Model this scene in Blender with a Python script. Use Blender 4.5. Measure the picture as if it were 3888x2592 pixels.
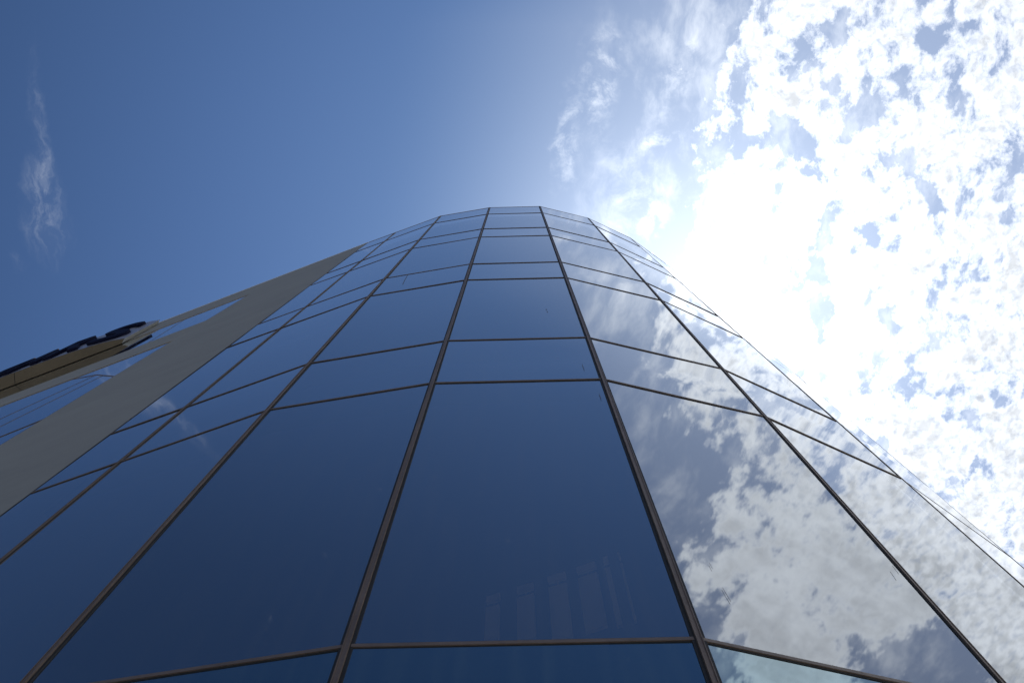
import bpy, bmesh, math, random
from mathutils import Vector, Matrix, noise
random.seed(7)
scn = bpy.context.scene
col = scn.collection
for o in list(bpy.data.objects): bpy.data.objects.remove(o)

# ------------------------------------------------------------------ camera
CZ = 1.6                                   # eye height over the pavement
TILT, ROLL = 0.24430823, 0.00641414        # axis leans from the zenith towards +Y (the tower)
ax = Vector((0, math.sin(TILT), math.cos(TILT)))
up = Vector((0, -math.cos(TILT), math.sin(TILT)))
rt = ax.cross(up)
c, s = math.cos(ROLL), math.sin(ROLL)
r2 = c*rt + s*up; u2 = -s*rt + c*up
cam = bpy.data.cameras.new('camera'); cam.lens = 3152/3888*36; cam.sensor_width = 36
cam.clip_start = 0.05; cam.clip_end = 5000
co = bpy.data.objects.new('camera', cam); col.objects.link(co)
M = Matrix((r2, u2, -ax)).transposed().to_4x4(); M.translation = Vector((0, 0, CZ))
co.matrix_world = M; scn.camera = co

# ------------------------------------------------------------------ sun and exposure
SUNQ = (0.23, 0.21)                        # where the sun stands behind the tower's right shoulder
sd = Vector((SUNQ[0], SUNQ[1], 1)).normalized()
elev = math.asin(sd.z); rot = math.atan2(sd.x, sd.y)
sl = bpy.data.lights.new('sun', 'SUN'); sl.energy = 4.0; sl.angle = math.radians(0.53); sl.color = (1, .95, .88)
so = bpy.data.objects.new('sun', sl); col.objects.link(so); so.location = (0, 0, 60)
so.rotation_euler = sd.to_track_quat('Z', 'Y').to_euler()
scn.view_settings.view_transform = 'Standard'; scn.view_settings.look = 'None'
scn.view_settings.exposure = 0.0; scn.view_settings.gamma = 1

# ------------------------------------------------------------------ sky with clouds
w = bpy.data.worlds.new('World'); scn.world = w; w.use_nodes = True
nt = w.node_tree; nt.nodes.clear(); N = nt.nodes; L = nt.links
def nd(t, **k):
    n = N.new(t)
    for a, b in k.items(): setattr(n, a, b)
    return n
def math_(op, a, b=None, cl=False):
    n = nd('ShaderNodeMath', operation=op); n.use_clamp = cl
    for i, v in enumerate((a, b)):
        if v is None: continue
        if isinstance(v, (int, float)): n.inputs[i].default_value = v
        else: L.new(v, n.inputs[i])
    return n.outputs[0]
def mrange(v, a, b, c0, d, smooth=True):
    n = nd('ShaderNodeMapRange'); n.interpolation_type = 'SMOOTHSTEP' if smooth else 'LINEAR'
    L.new(v, n.inputs[0])
    for i, x in enumerate((a, b, c0, d)): n.inputs[1+i].default_value = x
    return n.outputs[0]
def noise_(vec, sc, det, rough, dist=0.0, lac=2.0, off=(0, 0, 0), scl=(1, 1, 1), rz=0):
    mp = nd('ShaderNodeMapping'); L.new(vec, mp.inputs[0]); mp.inputs['Location'].default_value = off
    mp.inputs['Scale'].default_value = scl; mp.inputs['Rotation'].default_value = (0, 0, rz)
    n = nd('ShaderNodeTexNoise'); L.new(mp.outputs[0], n.inputs['Vector'])
    n.inputs['Scale'].default_value = sc; n.inputs['Detail'].default_value = det
    n.inputs['Roughness'].default_value = rough; n.inputs['Distortion'].default_value = dist
    n.inputs['Lacunarity'].default_value = lac
    return n.outputs['Fac'], n.outputs['Color']
tc = nd('ShaderNodeTexCoord'); sep = nd('ShaderNodeSeparateXYZ'); L.new(tc.outputs['Generated'], sep.inputs[0])
zc = math_('MAXIMUM', sep.outputs[2], 0.04)
qx = math_('DIVIDE', sep.outputs[0], zc); qy = math_('DIVIDE', sep.outputs[1], zc)
cmb = nd('ShaderNodeCombineXYZ'); L.new(qx, cmb.inputs[0]); L.new(qy, cmb.inputs[1])
q = cmb.outputs[0]
# ragged edges: the cloud sheet's coordinates are stirred before its big shapes are read
def stir(vec, sc, amt, det=6.0, off=(0, 0, 0)):
    _, cl_ = noise_(vec, sc, det, 0.6, off=off)
    sb = nd('ShaderNodeVectorMath', operation='SUBTRACT'); L.new(cl_, sb.inputs[0]); sb.inputs[1].default_value = (.5, .5, .5)
    ml = nd('ShaderNodeVectorMath', operation='MULTIPLY'); L.new(sb.outputs[0], ml.inputs[0]); ml.inputs[1].default_value = (amt, amt, 0)
    ad = nd('ShaderNodeVectorMath', operation='ADD'); L.new(vec, ad.inputs[0]); L.new(ml.outputs[0], ad.inputs[1])
    return ad.outputs[0]
qs = stir(q, 22.0, 0.06, 5.0)
def blob(cx, cy, rx, ry, deg, amp, vec):
    sb = nd('ShaderNodeVectorMath', operation='SUBTRACT'); L.new(vec, sb.inputs[0]); sb.inputs[1].default_value = (cx, cy, 0)
    mp = nd('ShaderNodeMapping', vector_type='TEXTURE'); L.new(sb.outputs[0], mp.inputs[0])
    mp.inputs['Rotation'].default_value = (0, 0, math.radians(deg)); mp.inputs['Scale'].default_value = (rx, ry, 1)
    ln = nd('ShaderNodeVectorMath', operation='LENGTH'); L.new(mp.outputs[0], ln.inputs[0])
    return mrange(ln.outputs['Value'], 1.45, 0.25, 0.0, amp)
def total(items, vec):
    acc = None
    for b in items:
        o = blob(*b, vec)
        acc = o if acc is None else math_('ADD', acc, o)
    return acc
HOLES = [(0.492,0.068,0.0165,0.0249,-20,1.0),(0.510,0.083,0.0114,0.0114,0,0.8),(0.431,0.123,0.0115,0.0191,-30,1.0),(0.422,0.110,0.0115,0.0079,0,0.7),(0.347,-0.105,0.0297,0.0180,0,1.0),(0.324,-0.084,0.0274,0.0215,0,0.7),(0.257,-0.040,0.0176,0.0269,10,0.6),(0.333,0.016,0.0214,0.0251,0,0.9),(0.315,-0.006,0.0152,0.0149,0,0.6),(0.371,0.201,0.0096,0.0526,-8,0.8),(0.361,0.158,0.0211,0.0161,0,0.6),(0.500,0.300,0.0273,0.0318,0,0.9),(0.564,0.328,0.0275,0.0353,-20,0.9),(0.594,0.417,0.0067,0.0368,0,0.8),(0.477,-0.110,0.0223,0.0189,0,0.8),(0.364,-0.128,0.0295,0.0163,0,0.7),(0.409,-0.031,0.0303,0.0147,-20,0.7),(0.314,0.134,0.0168,0.0170,0,0.5),(0.387,-0.055,0.0226,0.0145,0,0.8),(0.260,-0.074,0.0150,0.0288,0,0.6),(0.445,-0.070,0.0250,0.0145,-30,0.6),(0.441,-0.017,0.0152,0.0298,-30,0.5),(0.560,0.035,0.0128,0.0153,0,0.4),(0.599,0.194,0.0160,0.0138,0,0.4),(0.298,0.301,0.0273,0.0144,0,0.4),(0.374,0.126,0.0131,0.0426,10,0.6),(0.568,0.441,0.0141,0.0154,0,0.6),(0.600,0.093,0.0130,0.0105,0,0.5),(0.547,0.140,0.0074,0.0096,0,0.4),(0.461,0.018,0.0128,0.0202,-30,0.5),
         (.84,-.39,.11,.07,20,2.0), (.40,-.25,.06,.045,20,.75), (.47,-.22,.03,.03,0,.5)]
WHITE = [(0.246,0.054,0.0232,0.0282,0,1.0),(0.276,-0.125,0.0172,0.0281,0,0.8),(0.300,0.054,0.0258,0.0205,0,0.8),(0.349,0.079,0.0207,0.0207,0,0.8),(0.532,0.375,0.0500,0.0726,0,1.0),(0.277,0.169,0.0424,0.0435,0,0.8),(0.416,0.173,0.0318,0.0547,0,0.8),(0.168,0.096,0.0104,0.0182,30,0.5),(0.179,0.009,0.0178,0.0070,-25,0.3),(0.573,0.199,0.0320,0.0444,0,0.4),(0.302,-0.040,0.0151,0.0244,0,0.7),(0.634,0.429,0.0338,0.0620,0,0.6),
         (.57,-.46,.16,.10,-20,1.3), (.45,-.40,.07,.05,0,.9), (.60,-.30,.07,.05,0,.8), (1.0,-.05,.30,.20,0,1.0), (.36,-.16,.04,.03,0,.6), (.25,.21,.07,.07,0,1.2), (.43,-.42,.07,.06,0,.9), (.72,-.30,.10,.08,0,.7)]
qb = stir(q, 26.0, 0.055, 5.0, (3, 1, 0))
holes = total(HOLES, qb); whites = total(WHITE, qb)
# edge of the sheet: blue to the left of it, cloud to the right; it runs back over the camera
e1 = math_('MULTIPLY', math_('MAXIMUM', math_('SUBTRACT', -0.12, qy), 0.0), 0.95)
edge = math_('SUBTRACT', qx, math_('ADD', e1, math_('MULTIPLY', qy, -0.10)))
edgeS = math_('ADD', mrange(edge, 0.13, 0.27, -0.50, 0.17, False), mrange(qy, -0.50, -0.22, 0.12, 0.0))
far = mrange(edge, 0.42, 0.95, 0.0, 0.16, False)
qn = stir(q, 9.0, 0.05, 3.0, (5, 5, 0))
n1, _ = noise_(qn, 24.0, 7.0, 0.64, 0.0, off=(1.3, 2.1, 0), scl=(1.25, .8, 1), rz=math.radians(-38))
n2, _ = noise_(q, 60.0, 5.0, 0.66, 0.0, off=(7, 3, 0))
# puffy cells of the altocumulus
vo = nd('ShaderNodeTexVoronoi', feature='SMOOTH_F1'); L.new(qs, vo.inputs['Vector']); vo.inputs['Scale'].default_value = 34.0; vo.inputs['Smoothness'].default_value = .35
puff = math_('SUBTRACT', 0.42, vo.outputs['Distance'])
den = math_('ADD', math_('SUBTRACT', math_('MULTIPLY', n1, 1.25), 0.125), edgeS)
den = math_('ADD', den, math_('MULTIPLY', puff, 0.34))
den = math_('ADD', den, math_('MULTIPLY', math_('SUBTRACT', n2, 0.5), 0.52))
den = math_('ADD', den, math_('MULTIPLY', whites, 0.16))
den = math_('SUBTRACT', den, math_('MULTIPLY', holes, 0.25))
den = math_('ADD', den, far)
n4, _ = noise_(qn, 85.0, 4.0, 0.62, 0.0, off=(6, 2, 0))
cover = mrange(den, 0.35, 0.72, 0.0, 1.0)
near = mrange(qy, -0.34, -0.12, 0.25, 1.0)          # the sheet is softer and smoother behind the viewer
cover = math_('MULTIPLY', cover, math_('SUBTRACT', 1.0, math_('MULTIPLY', near, mrange(n4, 0.48, 0.66, 0.0, 0.26))))
thick = mrange(den, 0.55, 0.85, 0.0, 1.0)
# thin veils just left of the sheet and the lone wisp far left
v1, _ = noise_(qn, 11.0, 7.0, 0.62, 0.0, off=(4, 8, 0), scl=(1.4, .75, 1), rz=math.radians(-12))
milk = mrange(edge, -0.16, 0.25, 0.0, 0.22)
veil = math_('ADD', milk, math_('MULTIPLY', mrange(v1, 0.45, 0.74, 0.0, 1.0), mrange(edge, 0.03, 0.18, 0.0, 0.40)))
qw = stir(q, 14.0, 0.05, 5.0, (9, 4, 0))
v2, _ = noise_(qw, 34.0, 6.0, 0.68, 0.3, scl=(1.6, .55, 1), rz=math.radians(8))
wisp = total([(-.560, .085, .022, .060, 4, 1.0), (-.554, -.01, .010, .080, 3, .50), (-.548, .115, .022, .022, 20, .5), (-.60, .15, .008, .012, 0, .4)], qw)
wisp = math_('MULTIPLY', wisp, mrange(v2, 0.42, 0.74, 0.01, 0.145))
v3, _ = noise_(qn, 40.0, 6.0, 0.68, 0.0, off=(3, 3, 0))
tuft = total([(.100, -.055, .022, .065, 8, .9), (.062, .005, .014, .060, 5, .7), (.175, .008, .026, .013, -25, 1.0), (.168, .096, .014, .026, 30, 1.2), (.14, .06, .04, .05, 0, .5), (.19, -.07, .02, .05, 20, .7)], qb)
veil = math_('ADD', veil, math_('MULTIPLY', tuft, mrange(v3, 0.42, 0.72, 0.0, 0.42)))
veil = math_('MAXIMUM', veil, wisp)
cover = math_('MAXIMUM', cover, veil, True)
# sun angle
dt = nd('ShaderNodeVectorMath', operation='DOT_PRODUCT'); L.new(tc.outputs['Generated'], dt.inputs[0]); dt.inputs[1].default_value = sd
ang = math_('ARCCOSINE', math_('MINIMUM', dt.outputs['Value'], 0.9999))      # radians
g1 = math_('EXPONENT', math_('MULTIPLY', ang, -4.4))
g2 = math_('EXPONENT', math_('MULTIPLY', math_('MULTIPLY', ang, ang), -30.0))
sky = nd('ShaderNodeTexSky', sky_type='NISHITA'); sky.sun_disc = False
sky.sun_elevation = elev; sky.sun_rotation = rot; sky.air_density = 1.0; sky.dust_density = 0.4; sky.ozone_density = 2.0; sky.altitude = 1500
def vscale(colr, k):
    n = nd('ShaderNodeVectorMath', operation='SCALE'); L.new(colr, n.inputs[0])
    if isinstance(k, (int, float)): n.inputs['Scale'].default_value = k
    else: L.new(k, n.inputs['Scale'])
    return n.outputs[0]
def cvec(v, k):
    n = nd('ShaderNodeVectorMath', operation='SCALE'); n.inputs[0].default_value = v; L.new(k, n.inputs['Scale']); return n.outputs[0]
def vadd(a, b):
    n = nd('ShaderNodeVectorMath', operation='ADD'); L.new(a, n.inputs[0]); L.new(b, n.inputs[1]); return n.outputs[0]
aureole = vadd(cvec((2.9, 4.2, 5.5), g1), cvec((1.9, 1.6, 1.4), g2))
tn = nd('ShaderNodeVectorMath', operation='MULTIPLY'); L.new(sky.outputs[0], tn.inputs[0]); tn.inputs[1].default_value = (.55, .74, .96)
blue = vadd(vscale(tn.outputs[0], mrange(ang, 0.45, 1.05, 1.0, 0.58)), aureole)
lum = math_('ADD', 9.4, math_('ADD', math_('MULTIPLY', g1, 4.0), math_('MULTIPLY', g2, 10.0)))
n3, _ = noise_(q, 62.0, 5.0, 0.55, 0.2, off=(2, 9, 0))
n5, _ = noise_(q, 13.0, 5.0, 0.55, 0.3, off=(2, 5, 0), scl=(.7, 1.3, 1), rz=math.radians(25))
dim = math_('ADD', math_('MULTIPLY', math_('MULTIPLY', near, mrange(n3, 0.38, 0.62, 1.0, 0.0)), 0.22), math_('MULTIPLY', mrange(n5, 0.38, 0.62, 1.0, 0.0), 0.20))
shade = math_('SUBTRACT', 1.0, math_('MULTIPLY', thick, dim))
cloud = cvec((.95, 1.0, 1.07), math_('MULTIPLY', lum, shade))
mx = nd('ShaderNodeMix', data_type='RGBA'); L.new(cover, mx.inputs['Factor']); L.new(blue, mx.inputs['A']); L.new(cloud, mx.inputs['B'])
bg = nd('ShaderNodeBackground'); L.new(mx.outputs['Result'], bg.inputs[0]); bg.inputs[1].default_value = 0.12
wo = nd('ShaderNodeOutputWorld'); L.new(bg.outputs[0], wo.inputs[0])

# ------------------------------------------------------------------ materials
def mat(name, base, rough=.5, metal=0.0, bump=0.0, bscale=20, var=0.0, vscale_=3, spec=.5, stretch=(1, 1, 1)):
    m = bpy.data.materials.new(name); m.use_nodes = True; t = m.node_tree; p = t.nodes['Principled BSDF']
    p.inputs['Roughness'].default_value = rough; p.inputs['Metallic'].default_value = metal
    p.inputs['Specular IOR Level'].default_value = spec
    g = t.nodes.new('ShaderNodeNewGeometry')
    mp = t.nodes.new('ShaderNodeMapping'); t.links.new(g.outputs['Position'], mp.inputs[0]); mp.inputs['Scale'].default_value = stretch
    n = t.nodes.new('ShaderNodeTexNoise'); t.links.new(mp.outputs[0], n.inputs['Vector']); n.inputs['Scale'].default_value = vscale_; n.inputs['Detail'].default_value = 8; n.inputs['Roughness'].default_value = .65
    r = t.nodes.new('ShaderNodeMapRange'); t.links.new(n.outputs['Fac'], r.inputs[0]); r.inputs[1].default_value = .3; r.inputs[2].default_value = .7
    r.inputs[3].default_value = 1-var; r.inputs[4].default_value = 1+var
    v = t.nodes.new('ShaderNodeVectorMath'); v.operation = 'SCALE'; v.inputs[0].default_value = base; t.links.new(r.outputs[0], v.inputs['Scale'])
    t.links.new(v.outputs[0], p.inputs['Base Color'])
    if bump:
        n2 = t.nodes.new('ShaderNodeTexNoise'); t.links.new(g.outputs['Position'], n2.inputs['Vector']); n2.inputs['Scale'].default_value = bscale; n2.inputs['Detail'].default_value = 6
        b = t.nodes.new('ShaderNodeBump'); b.inputs['Strength'].default_value = bump; b.inputs['Distance'].default_value = .01
        t.links.new(n2.outputs['Fac'], b.inputs['Height']); t.links.new(b.outputs[0], p.inputs['Normal'])
    return m
def glass(name, f0, tint, trans, dirt=.03, dirtcol=(.5, .5, .48)):
    """coated facade glass: mirror-like reflection that rises to grazing, the rest lets light through, dark tinted"""
    m = bpy.data.materials.new(name); m.use_nodes = True; t = m.node_tree; t.nodes.clear(); A = t.nodes.new; K = t.links.new
    out = A('ShaderNodeOutputMaterial')
    g = A('ShaderNodeNewGeometry'); oi = A('ShaderNodeObjectInfo')
    # each pane gets its own dust pattern; the glass's waviness is modelled in the panes themselves
    ad = A('ShaderNodeVectorMath'); ad.operation = 'ADD'; K(g.outputs['Position'], ad.inputs[0])
    sc = A('ShaderNodeVectorMath'); sc.operation = 'SCALE'; K(oi.outputs['Random'], sc.inputs['Scale']); sc.inputs[0].default_value = (37, 17, 11); K(sc.outputs[0], ad.inputs[1])
    # schlick-like curve
    lw = A('ShaderNodeLayerWeight'); lw.inputs['Blend'].default_value = .5
    pw = A('ShaderNodeMath'); pw.operation = 'POWER'; K(lw.outputs['Facing'], pw.inputs[0]); pw.inputs[1].default_value = 4.0
    fr = A('ShaderNodeMath'); fr.operation = 'MULTIPLY_ADD'; K(pw.outputs[0], fr.inputs[0]); fr.inputs[1].default_value = 1-f0; fr.inputs[2].default_value = f0
    gl = A('ShaderNodeBsdfGlossy'); gl.inputs['Roughness'].default_value = 0.022
    # coating tint fades at grazing
    mc = A('ShaderNodeMix'); mc.data_type = 'RGBA'; K(pw.outputs[0], mc.inputs['Factor']); mc.inputs['A'].default_value = (*tint, 1); mc.inputs['B'].default_value = (1, 1, 1, 1)
    K(mc.outputs['Result'], gl.inputs['Color'])
    tr = A('ShaderNodeBsdfTransparent'); tr.inputs[0].default_value = (*trans, 1)
    mx = A('ShaderNodeMixShader'); K(fr.outputs[0], mx.inputs[0]); K(tr.outputs[0], mx.inputs[1]); K(gl.outputs[0], mx.inputs[2])
    # run-off streaks and dust
    m2 = A('ShaderNodeMapping'); K(ad.outputs[0], m2.inputs[0]); m2.inputs['Scale'].default_value = (9, 9, .5)
    n2 = A('ShaderNodeTexNoise'); K(m2.outputs[0], n2.inputs['Vector']); n2.inputs['Scale'].default_value = 3; n2.inputs['Detail'].default_value = 6
    r2_ = A('ShaderNodeMapRange'); K(n2.outputs['Fac'], r2_.inputs[0]); r2_.inputs[1].default_value = .45; r2_.inputs[2].default_value = .8; r2_.inputs[3].default_value = dirt*.35; r2_.inputs[4].default_value = dirt*1.6
    df = A('ShaderNodeBsdfDiffuse'); df.inputs[0].default_value = (*dirtcol, 1)
    mx2 = A('ShaderNodeMixShader'); K(r2_.outputs[0], mx2.inputs[0]); K(mx.outputs[0], mx2.inputs[1]); K(df.outputs[0], mx2.inputs[2])
    K(mx2.outputs[0], out.inputs[0])
    return m
MG = glass('coated_blue_glass', .36, (.92, .96, 1.0), (.32, .33, .34), dirt=.018)
MT = glass('clear_green_glass', .36, (.70, .91, 1.0), (.12, .16, .18), dirt=.03, dirtcol=(.35, .50, .50))
MS = glass('coated_spandrel_glass', .40, (.92, .96, 1.0), (.12, .13, .14), dirt=.016)
MW = glass('wing_window_glass', .40, (.82, .90, 1.0), (.2, .22, .24), dirt=.015)
M_cap = mat('bronze_anodised_aluminium', (.135, .102, .084), .5, 0.0, .2, 60, .22, 9, stretch=(1, 1, .4))
M_gas = mat('black_rubber_gasket', (.018, .018, .019), .7, 0, .2, 90, .3, 14)
M_con = mat('painted_grey_concrete', (.245, .242, .218), .62, 0, .3, 35, .08, 1.6, stretch=(.6, .6, 1.5))
M_tan = mat('tan_soffit_metal', (.128, .108, .074), .6, 0, .05, 20, .08, 2)
M_signw = mat('white_sign_metal', (.74, .74, .70), .45, 0, .05, 30, .08, 5)
M_face = mat('pale_sign_face', (.22, .24, .32), .35, 0, .03, 20, .05, 2)
M_navy = mat('navy_letter_enamel', (.006, .008, .028), .7, 0, 0, 20, .1, 4, spec=.06)
M_dark = mat('dark_interior', (.03, .03, .03), .9, 0, 0, 20, .1, 3)
M_pale = mat('pale_interior_panel', (.60, .43, .26), .7, 0, 0, 20, .1, 3)
M_pave = mat('concrete_pavement', (.30, .29, .27), .85, 0, .3, 12, .15, .8)
M_roof = mat('roof_gravel', (.25, .24, .23), .9, 0, .3, 20, .2, 4)

# ------------------------------------------------------------------ helpers
def link(name, me, m, parent=None):
    o = bpy.data.objects.new(name, me); col.objects.link(o)
    if m: me.materials.append(m)
    if parent: o.parent = parent
    return o
def mesh(name, vs, fs, m, parent=None, smooth=False):
    me = bpy.data.meshes.new(name); me.from_pydata([tuple(v) for v in vs], [], fs); me.update()
    bm = bmesh.new(); bm.from_mesh(me); bmesh.ops.recalc_face_normals(bm, faces=bm.faces); bm.to_mesh(me); bm.free()
    if smooth:
        for p in me.polygons: p.use_smooth = True
    return link(name, me, m, parent)
BOXF = [(0, 1, 2, 3), (7, 6, 5, 4), (0, 4, 5, 1), (1, 5, 6, 2), (2, 6, 7, 3), (3, 7, 4, 0)]
def boxv(o, x, y, z):
    """eight corners from an origin and three edge vectors"""
    return [o, o+x, o+x+y, o+y, o+z, o+x+z, o+x+y+z, o+y+z]
class MB:
    def __init__(s): s.v = []; s.f = []
    def box(s, o, x, y, z):
        k = len(s.v); s.v += boxv(Vector(o), Vector(x), Vector(y), Vector(z)); s.f += [tuple(i+k for i in f) for f in BOXF]; return s
    def bar(s, p, q_, out, wd, dp, back=0.0):
        """bar from p to q, wd wide across, standing dp out of the plane whose outward normal is out"""
        p = Vector(p); q_ = Vector(q_); d = (q_-p); side = d.normalized().cross(out).normalized()
        return s.box(p-side*wd/2-out*back, d, side*wd, out*(dp+back))
    def build(s, name, m, parent=None): return mesh(name, s.v, s.f, m, parent)
def tag(o, label=None, cat=None, group=None, kind=None):
    for k, v in (('label', label), ('category', cat), ('group', group), ('kind', kind)):
        if v: o[k] = v
    return o
def empty(name, loc):
    o = bpy.data.objects.new(name, None); col.objects.link(o); o.location = loc; o.empty_display_size = .5; return o
def subbox(me_bevel): pass

# ------------------------------------------------------------------ ground
gv = [(-1500, -1500, 0), (1500, -1500, 0), (1500, 1500, 0), (-1500, 1500, 0)]
tag(mesh('pavement', gv, [(0, 1, 2, 3)], M_pave), kind='structure')

# ------------------------------------------------------------------ tower geometry
PL = [Vector((-3.021, 2.207)), Vector((-2.432, 1.990)), Vector((-1.490, 1.644)), Vector((-.481, 1.466)), Vector((.553, 1.434)),
      Vector((1.551, 1.666)), Vector((2.441, 2.070)), Vector((3.200, 2.601)), Vector((3.74, 3.38)), Vector((4.02, 4.31))]
LV = [17.228, 15.803, 13.285, 12.193, 9.590, 8.496, 5.885, 4.821, 2.153]
LV = [z+CZ for z in LV] + [1.08+CZ, 0.12]
BACK = [Vector((3.9, 12.0)), Vector((-14.0, 12.0)), Vector((-14.0, 6.43))]
tower = empty('glass_tower', (0, 4, 0))
tag(tower, 'curved blue mirror glass tower with bronze mullions and a grey concrete wing', 'building')
def P3(v, z): return Vector((v.x, v.y, z))
T0 = Vector((0, 4, 0))
def T(vs): return [Vector(v)-T0 for v in vs]
class TB(MB):
    def build(s, name, m, parent=tower):
        s.v = T(s.v) if parent is tower or (parent and parent.parent is tower) else s.v
        return MB.build(s, name, m, parent)
def outn(a, b):
    d = (b-a).normalized(); return Vector((d.y, -d.x, 0))
nb = len(PL)-1
for i in range(nb):
    a, b = PL[i], PL[i+1]; n = outn(a, b); d = (b-a).normalized(); d3 = Vector((d.x, d.y, 0))
    for j in range(len(LV)-1):
        zt, zb = LV[j], LV[j+1]
        low = j >= 8
        # pane: a thin slab, a hair out of true like every pane hung by hand
        tx = random.uniform(-1, 1)*.0018; ty = random.uniform(-1, 1)*.0014
        A0 = P3(a, zb)+d3*.004; B0 = P3(b, zb)-d3*.004; h = Vector((0, 0, zt-zb)); wdt = (B0-A0).length
        belly = random.uniform(-1, 1)*.0011; seed = Vector((i*7.3, j*3.1, random.random()*9))
        nx, ny = 8, 16; vs = []
        for r in range(ny+1):
            for q_ in range(nx+1):
                uu, vv = q_/nx, r/ny
                dd = belly*math.sin(math.pi*uu)*math.sin(math.pi*vv) + noise.noise(seed+Vector((uu*1.3, vv*2.2, 0)))*.0007
                dd += tx*wdt*(uu-.5)*2*.5 + ty*(vv-.5)*2
                vs.append(A0 + (B0-A0)*uu + h*vv + n*dd)
        fs = [(r*(nx+1)+q_, r*(nx+1)+q_+1, (r+1)*(nx+1)+q_+1, (r+1)*(nx+1)+q_) for r in range(ny) for q_ in range(nx)]
        o = mesh('glass_pane', T(vs), fs, MT if low else MS if j in (0, 2, 4, 6) else MG, tower, smooth=True)
        me = o.data
        if me.polygons[0].normal.dot(n) < 0: me.flip_normals()
        if low: o['label'] = 'clearer greenish pane below the lowest transom in view'
# transoms and mullions
for i in range(nb):
    a, b = PL[i], PL[i+1]; n = outn(a, b); d = (b-a).normalized(); d3 = Vector((d.x, d.y, 0)); e = .0135
    for j in range(1, len(LV)-1):
        z = LV[j]
        t = TB(); pa, pb = P3(a, z)+d3*e, P3(b, z)-d3*e
        t.bar(pa, pb, n, .015, .006 if i < 6 else .001).build('transom', M_cap)
        g = TB(); g.bar(pa, pb, n, .028 if i < 6 else .016, .002 if i < 6 else .0004, .004).build('transom_gasket', M_gas)
for i in range(nb+1):
    v = PL[i]
    if i == 0: n = outn(PL[0], PL[1])
    elif i == nb: n = outn(PL[nb-1], PL[nb])
    else: n = (outn(PL[i-1], PL[i])+outn(PL[i], PL[i+1])).normalized()
    wd = .010 if i == 0 else .018 if i == 1 else .020 if i < 6 else .012 if i < 7 else .005
    dp = .003 if i == 0 else .006 if i == 1 else .008 if i < 5 else .005 if i < 6 else .003 if i < 7 else .001
    p0 = P3(v, .12); p1 = P3(v, LV[0]-.004)
    off = Vector((0, 0, 0))
    if i == 0: off = -Vector(((PL[1]-PL[0]).normalized().x, (PL[1]-PL[0]).normalized().y, 0))*-.008
    k = TB(); k.bar(p0+off, p1+off, n, wd, dp, .003)
    # raised lips along the cap's two edges
    if 0 < i < 6:
        side = Vector((0, 0, 1)).cross(n).normalized()
        for sg in (-1, 1): k.bar(p0+side*sg*(wd/2-.0015)+n*dp, p1+side*sg*(wd/2-.0015)+n*dp, n, .003, .003)
    mo = k.build('mullion', M_gas if i == 0 else M_cap)
    if 0 < i < 7:
        g = TB(); g.bar(p0, p1-Vector((0, 0, .003)), n, (.043 if i < 5 else .032 if i < 6 else .022) if i > 1 else .024, .003 if i < 6 else .001, .006).build('mullion_gasket', M_gas)
# thin coping strip on the tower's rim
cp = TB()
for i in range(nb):
    a, b = PL[i], PL[i+1]; n = outn(a, b)
    d = (b-a).normalized(); d3 = Vector((d.x, d.y, 0))
    cp.box(P3(a, LV[0]+.002)-n*.10+n*.004, P3(b, 0)-P3(a, 0), n*.10, Vector((0, 0, .018)))
cp.build('coping', M_cap)

# dried run-off marks that sit on a few panes
M_dirt = mat('dried_dirt', (.10, .09, .08), .9, 0, 0, 20, .3, 40)
def mark(i, pts, wd, pt=None):
    a, b = PL[i], PL[i+1]; n = outn(a, b); m_ = TB()
    for (x0, y0, z0), (x1, y1, z1) in zip(pts, pts[1:]):
        p = Vector((x0, y0, z0+CZ)); q_ = Vector((x1, y1, z1+CZ))
        p += n*((P3(a, 0)-p).dot(n)+.0035); q_ += n*((P3(a, 0)-q_).dot(n)+.0035)
        m_.bar(p, q_, n, wd, .001)
    m_.build('dirt_streak', M_dirt)
mark(4, [(.7095, 1.47, 2.50), (.712, 1.47, 2.462), (.716, 1.472, 2.415)], .0008)
mark(4, [(.702, 1.469, 2.66), (.704, 1.469, 2.62)], .0006)
mark(2, [(-1.218, 1.596, 9.56), (-1.207, 1.594, 9.2), (-1.192, 1.591, 8.90)], .003)
mark(3, [(.287, 1.44, 6.92), (.291, 1.44, 6.90)], .006)
mark(3, [(.294, 1.44, 6.83), (.295, 1.44, 6.80)], .005)
mark(3, [(.499, 1.436, 4.528), (.501, 1.436, 4.42)], .0016)
mark(3, [(.453, 1.436, 5.161), (.456, 1.436, 5.02)], .0016)
mark(5, [(1.506, 1.645, 2.97), (1.499, 1.643, 2.90)], .0012)

# ------------------------------------------------------------------ floors, core and roof behind the glass
ring = [PL[0]] + PL[1:] + BACK
cen = Vector((-1, 6))
def slab(z0, z1, inset, name, m):
    vs = []
    pts = [p + (cen-p).normalized()*inset for p in ring]
    k = len(pts)
    vs = [P3(p, z0) for p in pts] + [P3(p, z1) for p in pts]
    fs = [tuple(range(k))[::-1], tuple(range(k, 2*k))] + [(i, (i+1) % k, k+(i+1) % k, k+i) for i in range(k)]
    return mesh(name, T(vs), fs, m, tower)
for zt, zb in ((LV[2], LV[3]), (LV[4], LV[5]), (LV[6], LV[7])):
    slab(zb+.05, zt-.05, .16, 'floor_slab', M_dark)
slab(LV[1]+.3, LV[0]-.35, .16, 'roof', M_roof)
core = TB(); core.box((-6.0, 4.8, 0.05), (8.7, 0, 0), (0, .2, 0), (0, 0, LV[1]-.1)); core.build('core_wall', M_dark)
bw = TB(); bw.box((-14, 12, 0), (17.9, 0, 0), (0, .2, 0), (0, 0, LV[0])); bw.build('rear_wall', M_con)
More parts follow.
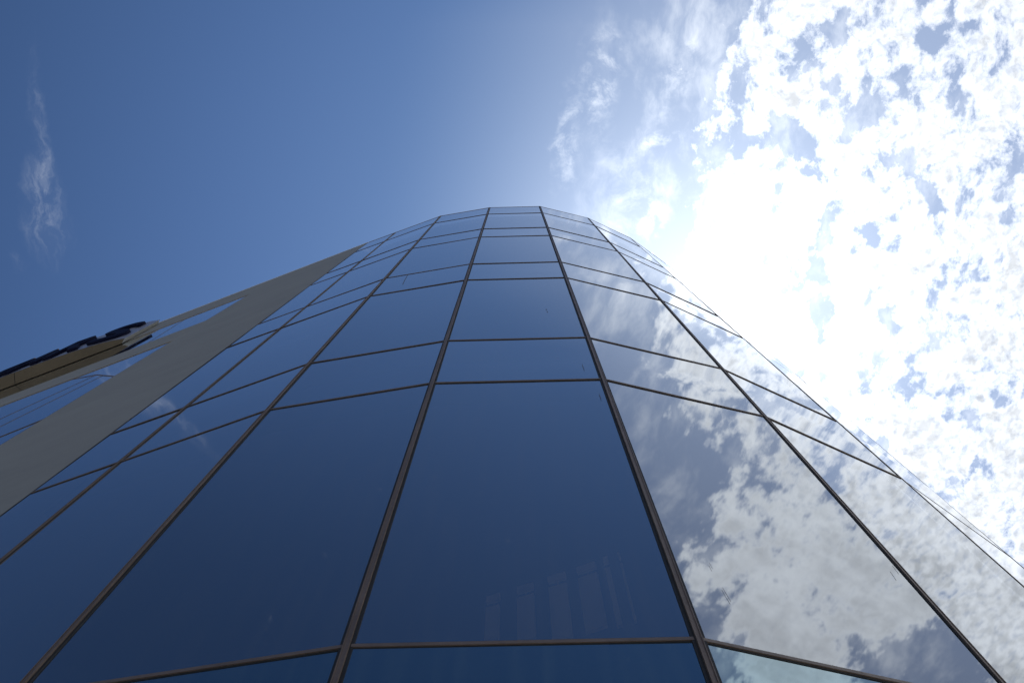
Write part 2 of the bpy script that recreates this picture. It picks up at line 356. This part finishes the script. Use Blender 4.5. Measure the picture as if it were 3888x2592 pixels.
sw = TB(); sw.box((3.9, 4.35, 0), (.12, 0, 0), (0, 7.64, 0), (0, 0, LV[0])); sw.build('side_wall', M_con)

# ------------------------------------------------------------------ concrete wing, coplanar with the first bay
W0 = Vector((-3.021, 2.207, 0)); WD = Vector((-.9333, .3592, 0)).normalized(); WN = Vector((-WD.y, WD.x, 0))
if WN.y > 0: WN = -WN
UZ = Vector((0, 0, 1))
def wp(s_, z, o=0.0): return W0 + WD*s_ + UZ*(z+CZ) + WN*o       # z measured from eye height
LEN = 11.6; TH = .24
def wbox(mb, s0, s1, z0, z1, o0=-TH, o1=0.0):
    return mb.box(wp(s0, z0, o0), WD*(s1-s0), UZ*(z1-z0), WN*(o1-o0))
cw = TB()
wbox(cw, .012, 2.06, -CZ, 17.30)                  # tall pier beside the glass
wbox(cw, 2.06, LEN, 15.40, 17.30)                 # parapet
wbox(cw, 2.06, LEN, 11.80, 13.10)                 # spandrel between the two window bands
wbox(cw, 2.06, LEN, -CZ, 3.6)
wbox(cw, LEN-.6, LEN, 13.10, 15.40); wbox(cw, LEN-.6, LEN, 3.6, 11.80)
wall = cw.build('concrete_wall', M_con)
cc = TB(); wbox(cc, -.002, LEN, 17.302, 17.335, -.28, .004)
cc.build('wall_coping', M_signw)
# window bands: glass nearly flush, bronze frame round them
def band(z0, z1, name='ribbon_window'):
    vs = [wp(2.06, z0, -.008), wp(LEN-.6, z0, -.008), wp(LEN-.6, z1, -.008), wp(2.06, z1, -.008)]
    o = mesh(name, T(vs), [(0, 1, 2, 3)], MW, tower)
    if o.data.polygons[0].normal.dot(WN) < 0: o.data.flip_normals()
    f = TB()
    wbox(f, 2.061, 2.092, z0, z1, -.05, -.003)
    wbox(f, 2.080, LEN-.6, z0, z0+.010, -.05, -.005)
    wbox(f, 2.080, LEN-.6, z1-.006, z1, -.05, -.006)
    f.build('window_frame', M_cap, o)
    return o
w1 = band(13.10, 15.40); w2 = band(3.6, 11.80)
def gbar(win, pts, wd=.007, dp=.003):
    f = TB()
    for p, q_ in zip(pts, pts[1:]): f.bar(wp(*p, -.0075), wp(*q_, -.0075), WN, wd, dp)
    f.build('glazing_bar', M_cap, win)
gbar(w1, [(3.42, 15.39), (3.15, 13.12)])
gbar(w2, [(2.09, 9.955), (2.936, 11.046), (3.70, 11.74)], .016, .005)
gbar(w2, [(2.936, 11.046), (3.768, 10.048), (4.45, 9.3)], .005)
gbar(w2, [(2.60, 10.60), (3.19, 9.197), (3.6, 8.3)], .005)
gbar(w2, [(2.09, 8.34), (2.54, 8.243), (3.6, 8.0)], .020, .005)
rp = TB(); rp.box(wp(.3, 16.4, -4.2), WD*(LEN-.5), UZ*.2, WN*3.9); rp.build('wing_roof', M_roof)

# ------------------------------------------------------------------ store sign hung on the wing's parapet
SZ0, SZ1 = 15.23, 16.86
plan = [(4.68, 0), (4.585, .070), (4.78, .108), (5.0, .137), (5.25, .160), (5.5, .177), (5.9, .195), (6.3, .207), (6.8, .214), (7.4, .214), (8.0, .205), (8.6, .186), (9.1, .155), (9.45, .115), (9.6, .07), (9.5, 0)]
sbase = wp(7.1, SZ0, 0)
sign = empty('store_sign', sbase)
tag(sign, 'bowed box sign with navy raised letters and tan underside high on the grey wing', 'sign')
def SP(s_, z, o): return wp(s_, z, o+.004)-sbase
k = len(plan)
vs = [SP(a, SZ0, o) for a, o in plan] + [SP(a, SZ1, o) for a, o in plan]
face = mesh('sign_face', [SP(a, z, o) for z in (SZ0+.002, SZ1) for a, o in plan[1:-1]], [(i, i+1, k-2+i+1, k-2+i) for i in range(k-3)], M_face, sign)
mesh('end_panel', [SP(a, z, o) for z in (SZ0, SZ1) for a, o in plan[:2]], [(0, 1, 3, 2)], M_signw, sign)
mesh('end_panel', [SP(a, z, o) for z in (SZ0, SZ1) for a, o in plan[-2:]], [(0, 1, 3, 2)], M_signw, sign)
mesh('top_panel', [SP(a, SZ1, o) for a, o in plan], [tuple(range(k))], M_signw, sign)
# soffit in three sheets with narrow dark joints
def at_plan(x):
    for (a, o), (b, p) in zip(plan[1:-1], plan[2:]):
        if a <= x <= b: return o+(p-o)*(x-a)/(b-a)
    return 0
sp = [(a, max(o-.002, 0)) for a, o in plan]
mesh('soffit', [SP(a, SZ0, o) for a, o in sp], [tuple(range(k))], M_tan, sign)
sj = MB()
for a in (6.86, 8.25):                       # joints between the soffit sheets, skewed like the end
    p0 = SP(a, SZ0-.001, at_plan(a)-.004); p1 = SP(a+.10, SZ0-.001, .002)
    sj.box(p0, p1-p0, WD*.012, -UZ*.003)
sj.build('soffit_joint', M_gas, sign)

# raised letters, rightmost first; the face turns its back on us so s grows leftwards
def letter(ch, s_right, width, z0, z1, depth=.055):
    cu = bpy.data.curves.new('letter', 'FONT'); cu.body = ch; cu.size = 1; cu.extrude = .5; cu.offset = .022; cu.resolution_u = 8
    tmp = bpy.data.objects.new('tmp', cu); col.objects.link(tmp)
    bpy.context.view_layer.update()
    me = bpy.data.meshes.new_from_object(tmp.evaluated_get(bpy.context.evaluated_depsgraph_get()))
    bpy.data.objects.remove(tmp); bpy.data.curves.remove(cu)
    x0 = min(v.co.x for v in me.vertices); x1 = max(v.co.x for v in me.vertices)
    y0 = min(v.co.y for v in me.vertices); y1 = max(v.co.y for v in me.vertices)
    for v in me.vertices:
        fx = (v.co.x-x0)/(x1-x0); fy = (v.co.y-y0)/(y1-y0)
        ss = s_right + width*(1-fx); o = at_plan(ss) + .004 + (v.co.z+.5)*depth
        v.co = SP(ss, z0+(z1-z0)*fy, o)
    me.name = 'letter'
    return link('letter', me, M_navy, sign)
word = 'SEARS'; sr = 4.72; wl = .60
for i, ch in enumerate(reversed(word)):
    letter(ch, sr+i*.86, .74, SZ0+.10, SZ1-.14)

# ------------------------------------------------------------------ pale fins hanging in the room behind the middle bay
FINS = [((-.1485, 2.787), (-.0677, 2.760), 4.140), ((.039, 2.7196), (.138, 2.6845), 4.045), ((.2275, 2.647), (.3355, 2.612), 3.955),
        ((.4032, 2.583), (.5173, 2.540), 3.944), ((.5635, 2.514), (.594, 2.506), 3.898), ((.654, 2.482), (.668, 2.4795), 3.896)]
ordn = ['leftmost', 'second from left', 'third from left', 'fourth from left', 'second from right', 'rightmost']
for i, (a, b, zb) in enumerate(FINS):
    a = Vector(a); b = Vector(b); n = outn(a, b); d = P3(b, 0)-P3(a, 0)
    root = empty('hanging_fin', P3((a+b)/2, zb+CZ))
    base = root.location.copy()
    m_ = MB(); m_.box(P3(a, zb+CZ)-base, d, -n*.02, UZ*(4.5-zb)); m_.build('fin_panel', M_pale, root)
    m_ = MB(); m_.box(P3(a, 4.56+CZ)-base, d, -n*.02, UZ*.07); m_.box(P3((a+b)/2, 4.49+CZ)-base-n*.012, d*.06, -n*.004, UZ*.07); m_.build('header', M_pale, root)
    tag(root, 'faint pale upright strip behind the big middle pane, %s of the six' % ordn[i], 'interior panel', 'pale strips seen through the middle pane')

scn.render.resolution_x = 1024; scn.render.resolution_y = 682
